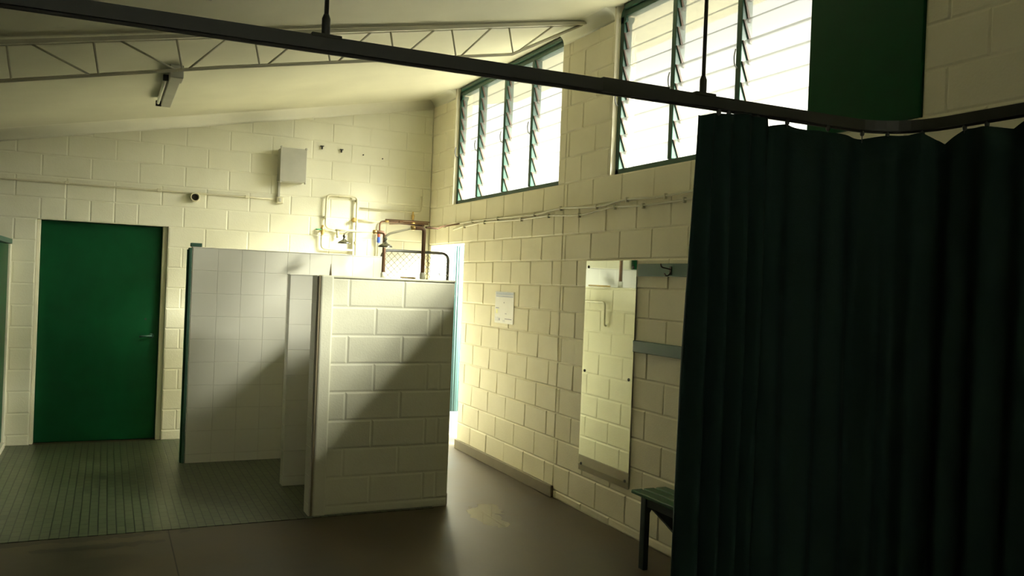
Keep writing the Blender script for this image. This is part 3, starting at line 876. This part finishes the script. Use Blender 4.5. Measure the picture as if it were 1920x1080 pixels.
# ------------------------------------------------------------------ things on the right wall
def cable(pts, r, name, label):
    root = thing(name, (XR, pts[len(pts) // 2][0], pts[len(pts) // 2][1]), label, 'cable')
    P_ = []
    for i in range(len(pts) - 1):
        for t in range(6):
            u = t / 6
            y = pts[i][0] + (pts[i + 1][0] - pts[i][0]) * u
            z = pts[i][1] + (pts[i + 1][1] - pts[i][1]) * (3 * u * u - 2 * u ** 3)
            P_.append((XR - .012, y, z))
    P_.append((XR - .012, *pts[-1]))
    MB().tube(P_, r, 8).build('cable_run', CABLE, root)
    for (y, z) in pts[1:-1]:
        mb = MB(); mb.box(XR - .024, XR - .001, y - .008, y + .008, z - .02, z + .016, bev=.003); mb.build('cable_clip', CABLE, root)
    return root
cable([(8.93, 2.255), (8.45, 2.262), (7.7, 2.275), (7.1, 2.270), (6.35, 2.262), (5.9, 2.285), (5.35, 2.262), (4.95, 2.285), (4.5, 2.275), (4.2, 2.285), (3.5, 2.27), (2.2, 2.28)], .008, 'wall_cable', 'upper of the two wavy cables clipped along the right wall')
cable([(8.20, 2.215), (7.9, 2.235), (7.4, 2.250), (6.6, 2.235), (6.1, 2.238), (5.6, 2.215), (5.1, 2.245), (4.75, 2.230), (4.3, 2.235), (3.6, 2.235), (2.2, 2.23)], .007, 'wall_cable', 'lower of the two wavy cables clipped along the right wall')

MR = thing('wall_mirror', (XR, 5.135, .31), 'tall frameless mirror screwed to the right block wall', 'mirror')
mb = MB(); mb.box(XR - .010, XR - .004, 4.797, 5.468, .310, 1.865, bev=.0015); mb.build('mirror_glass', MIRROR, MR)
mb = MB(); mb.box(XR - .0038, XR + .0, 4.80, 5.465, .313, 1.862); mb.build('mirror_backing', DARK, MR)
for (y, z) in ((5.43, 1.82), (4.84, 1.815), (5.43, 1.05), (4.84, 1.05), (5.43, .36), (4.84, .36)):
    mb = MB(); mb.lathe((XR - .010, y, z), [(0.011, 0), (0.011, .003), (0.006, .007)], 14, axis=(-1, 0, 0)); mb.build('screw_cap', STEEL, MR)

PO = thing('poster', (XR, 6.9, 1.31), 'white printed notice with grey-blue header taped to the right wall', 'poster')
py0, py1, pz0, pz1 = 6.700, 7.093, 1.314, 1.600
xp = XR - .004
mb = MB(); mb.box(xp - .0015, xp, py0, py1, pz0, pz1); mb.build('sheet', PAPER, PO)
def ink(name, u0, u1, v0, v1, mat):     # u from left to right as seen, v from the top
    mb = MB()
    ya = py1 - (py1 - py0) * u1; yb_ = py1 - (py1 - py0) * u0
    mb.box(xp - .0025, xp - .0016, ya, yb_, pz1 - (pz1 - pz0) * v1, pz1 - (pz1 - pz0) * v0); mb.build(name, mat, PO)
ink('printed_header', .04, .96, .02, .11, INKB)
ink('printed_subheader', .05, .96, .13, .17, INKB)
ink('printed_text', .05, .22, .51, .54, INKD)
ink('printed_patch', .06, .16, .56, .70, INKY)
ink('printed_text', .56, .92, .84, .865, INKD)
ink('printed_symbol', .22, .29, .84, .92, INKD)
ink('printed_panel', .03, .18, .81, .94, INKG)
ink('printed_symbol', .47, .51, .33, .36, INKD)
ink('printed_symbol', .56, .64, .68, .70, INKD)
ink('printed_symbol', .45, .56, .89, .95, INKG)

def board(z0, z1, th, label, tilt=0):
    root = thing('coat_rail', (XR, 3.6, z0), label, 'coat rail', 'green boards along the right wall')
    mb = MB(); mb.box(XR - th, XR - .001, 2.35, 4.775, z0, z1, bev=.004); mb.build('board', RAILG, root)
    return root
CR1 = board(1.755, 1.838, .020, 'upper green board with coat hooks beside the mirror')
board(1.247, 1.324, .034, 'lower plain green back board above the bench')
for k, y in enumerate((4.40, 3.9, 3.4, 2.9)):
    xb = XR - .0205
    mb = MB()
    mb.box(xb - .004, xb, y - .010, y + .010, 1.765, 1.820, bev=.001)
    mb.tube(rounded([(xb - .002, y, 1.800), (xb - .035, y + .01, 1.808), (xb - .06, y + .02, 1.812), (xb - .064, y + .022, 1.835)], .012), .004, 8)
    mb.tube(rounded([(xb - .002, y, 1.785), (xb - .012, y, 1.765), (xb - .030, y + .005, 1.757), (xb - .042, y + .008, 1.775)], .012), .004, 8)
    mb.build('coat_hook', DARK, CR1)

# bench
BN = thing('bench', (3.06, 3.4, 0), 'green slatted bench against the right wall, half hidden by the curtain', 'bench')
for x in (2.915, 3.005, 3.095):
    mb = MB(); mb.box(x, x + .078, 2.45, 4.31, .428, .450, bev=.006); mb.build('slat', BENCHG, BN)
for y in (4.165, 3.35, 2.6):
    mb = MB(); mb.box(2.925, 2.96, y, y + .05, 0, .428, bev=.003); mb.build('leg', DARKLEG, BN)
    mb = MB(); mb.prism([(2.958, y + .008, .428), (3.225, y + .008, .428), (3.225, y + .008, .13), (3.19, y + .008, .16), (3.10, y + .008, .25), (3.0, y + .008, .345), (2.975, y + .008, .355), (2.960, y + .008, .33)], (0, .034, 0))
    mb.build('bracket', DARKLEG, BN)
mb = MB(); mb.box(2.932, 2.952, 2.66, 4.16, .378, .427, bev=.003); mb.build('apron', DARKLEG, BN)

# ------------------------------------------------------------------ outside the doorway
mb = MB(); mb.box(XR + .19, 16, 2, 22, -.10, -.02)
struct(mb.build('ground', PAVE))
mb = MB()
P_ = []
n = 60
for i in range(n + 1):
    x = 4.05 + 1.6 * i / n
    P_.append((x, 10.3 + .018 * math.sin(2 * PI * x / .15)))
for (a, b_) in zip(P_, P_[1:]):
    mb.poly([(a[0], a[1], -.02), (b_[0], b_[1], -.02), (b_[0], b_[1], 2.6), (a[0], a[1], 2.6)], smooth=True)
o = mb.build('corrugated_screen', TEAL, None, (4.8, 10.3, -.02))
sm = o.modifiers.new('thickness', 'SOLIDIFY'); sm.thickness = .004
tag(o, 'teal corrugated metal screen seen outside through the doorway', 'screen')
